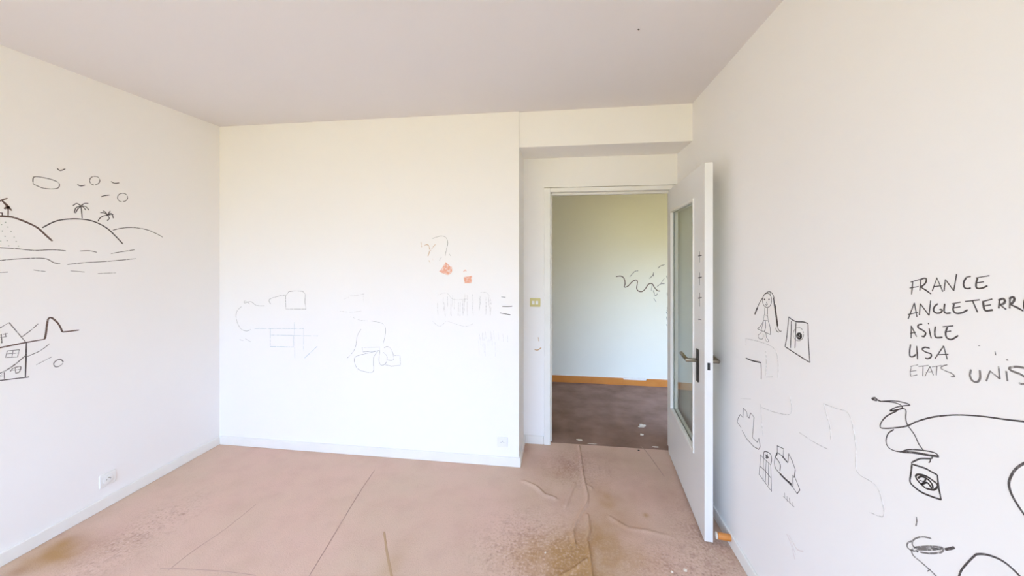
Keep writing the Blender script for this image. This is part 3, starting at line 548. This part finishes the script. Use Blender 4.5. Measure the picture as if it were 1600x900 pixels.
# ------------------------------------------------------------------ fittings
def outlet(face_axis, cx, cz, sign, wall, w_, h_, m_, name, label, cat, kind):
    """plate on a wall; face_axis 0: wall at x=wall, 1: wall at y=wall; sign is the direction out of the wall"""
    def P(u, d, z): return (wall + sign*d, u, z) if face_axis == 0 else (u, wall + sign*d, z)
    o_ = empty(name, P(cx, 0, cz)); bpy.context.view_layer.update(); tag(o_, label, cat)
    bm = bmesh.new(); box(bm, P(cx-w_/2, 0, cz-h_/2), P(cx+w_/2, .009, cz+h_/2)); put('cover_plate', bm, m_, o_, bevel=.004, seg=3)
    if kind == 'switch':
        bm = bmesh.new(); box(bm, P(cx-w_*.36, .008, cz-h_*.30), P(cx+w_*.36, .013, cz+h_*.30)); put('inner_frame', bm, M_ivory, o_, bevel=.002)
        for k in (-1, 1):
            bm = bmesh.new(); box(bm, P(cx+k*w_*.17-w_*.12, .012, cz-h_*.2), P(cx+k*w_*.17+w_*.12, .018, cz+h_*.2)); put('rocker', bm, M_plastic, o_, bevel=.002)
    else:
        bm = bmesh.new(); a = P(cx, .009, cz); c_ = P(cx, .0125, cz); cyl(bm, a, c_, min(w_, h_)*.36, 28); rg = put('socket_ring', bm, m_, o_, True, bevel=.0015)
        for k in (-1, 1):
            bm = bmesh.new(); a = P(cx+k*.0095, .012, cz); c_ = P(cx+k*.0095, .0129, cz); cyl(bm, a, c_, .0024, 12); put('socket_hole', bm, M_hole, rg)
        bm = bmesh.new(); cyl(bm, P(cx, .012, cz+.010), P(cx, .022, cz+.010), .0022, 12); put('earth_pin', bm, M_metal, rg)
    return o_
a = hit(828, 479, 1, YD); c_ = hit(844.5, 466, 1, YD)
outlet(1, (a.x+c_.x)/2, (a.z+c_.z)/2, -1, YD, c_.x-a.x, c_.z-a.z, M_ivory, 'light_switch', 'yellowed old light switch on the narrow wall left of the doorway', 'switch', 'switch')
a = hit(777.5, 697, 1, YF); c_ = hit(793.5, 683, 1, YF)
outlet(1, (a.x+c_.x)/2, (a.z+c_.z)/2, -1, YF, c_.x-a.x, c_.z-a.z, M_plastic, 'wall_socket', 'white wall socket low on the front wall by its right edge', 'socket', 'socket')
a = hit(167, 748, 0, XL)
outlet(0, a.y, a.z, 1, XL, .080, .075, M_plastic, 'wall_socket', 'white wall socket just above the baseboard on the left wall', 'socket', 'socket')

# door stop: wooden dowel on the right baseboard
p1 = Vector((XR-BT, 1.992, .048)); p0 = p1 + Vector((-.062, .002, .004))
ds = empty('door_stop', p1); bpy.context.view_layer.update(); tag(ds, 'orange wooden dowel door stop on the right baseboard behind the door', 'door stop')
bm = bmesh.new(); cyl(bm, p0, p1, .0165, 24); put('dowel', bm, M_orange, ds, True, bevel=.003)
bm = bmesh.new(); cyl(bm, p0 + Vector((-.008, .001, 0)), p0, .0165, 24); put('rubber_tip', bm, M_rubber, ds, True, bevel=.002)['label'] = 'pale rubber tip'

# loose scraps on the carpet
def scrap(px, py, sx, sy, h, label, z0=.001, m_=None, cat='scrap', group='loose scraps on the carpet', name='plaster_chip'):
    c_ = fpt(px, py); bm = bmesh.new(); bmesh.ops.create_icosphere(bm, subdivisions=3, radius=1)
    sd = rnd.random()*50
    for v in bm.verts:
        k = 1 + .55*noise.noise(v.co*1.6 + Vector((sd, 0, 0))) + .25*noise.noise(v.co*4 + Vector((0, sd, 0)))
        v.co = Vector((v.co.x*k*sx, v.co.y*k*sy, max(-.2, v.co.z*k)*h))
    mz = min(v.co.z for v in bm.verts)
    for v in bm.verts: v.co += Vector((c_.x, c_.y, z0 - mz))
    return tag(put(name, bm, m_ or M_scrap, smooth=False), label, cat, group)
scrap(1003, 667, .028, .016, .016, 'largest crumpled pale scrap on the dark hall carpet', .002, name='paper_scrap')
scrap(1003, 680, .013, .009, .007, 'small pale crumb just in front of the largest hall scrap', .002)
scrap(905, 688, .022, .010, .006, 'flat pale scrap at the left end of the doorway threshold', .002, name='paper_scrap')
scrap(925, 694, .03, .004, .003, 'thin pale sliver along the middle of the threshold', .002)
scrap(1024, 699, .022, .007, .005, 'pale flake on the threshold beside the hinge side of the door', .002)
scrap(1071, 892, .0085, .007, .006, 'bright white chip on the carpet near the bottom, right of two')
scrap(1050, 894, .0055, .005, .004, 'tiny dull chip on the carpet near the bottom, left of two')
scrap(852, 864, .004, .004, .004, 'tiny white crumb on the yellow carpet stain')
scrap(998, 704, .008, .006, .003, 'dark little chip at the top of the crease by the doorway', m_=M_dark)

# ------------------------------------------------------------------ light: daylight through the window
w = bpy.data.worlds.new('daylight'); scn.world = w; w.use_nodes = True; nt = w.node_tree
bg = nt.nodes['Background']; tc = nt.nodes.new('ShaderNodeTexCoord'); sx = nt.nodes.new('ShaderNodeSeparateXYZ'); rp = nt.nodes.new('ShaderNodeValToRGB'); mr = nt.nodes.new('ShaderNodeMapRange')
mr.inputs['From Min'].default_value = -1; mr.inputs['From Max'].default_value = 1
nt.links.new(tc.outputs['Generated'], sx.inputs[0]); nt.links.new(sx.outputs['Z'], mr.inputs['Value']); nt.links.new(mr.outputs['Result'], rp.inputs['Fac']); nt.links.new(rp.outputs['Color'], bg.inputs['Color'])
e = rp.color_ramp.elements; e[0].position = .0; e[0].color = (.37, .30, .11, 1); e[1].position = 1; e[1].color = (.95, 1.35, 2.2, 1)
for p, c in ((.47, (.46, .42, .20, 1)), (.51, (.52, .58, .62, 1)), (.60, (.80, 1.11, 1.68, 1))):
    q = e.new(p); q.color = c
bg.inputs['Strength'].default_value = 7.0

vs = scn.view_settings; scn.display_settings.display_device = 'sRGB'; vs.view_transform = 'Standard'; vs.look = 'None'; vs.exposure = 0.10; vs.gamma = 1; vs.use_curve_mapping = False
scn.cycles.use_denoising = True; scn.cycles.max_bounces = 16; scn.cycles.diffuse_bounces = 10; scn.cycles.transparent_max_bounces = 12
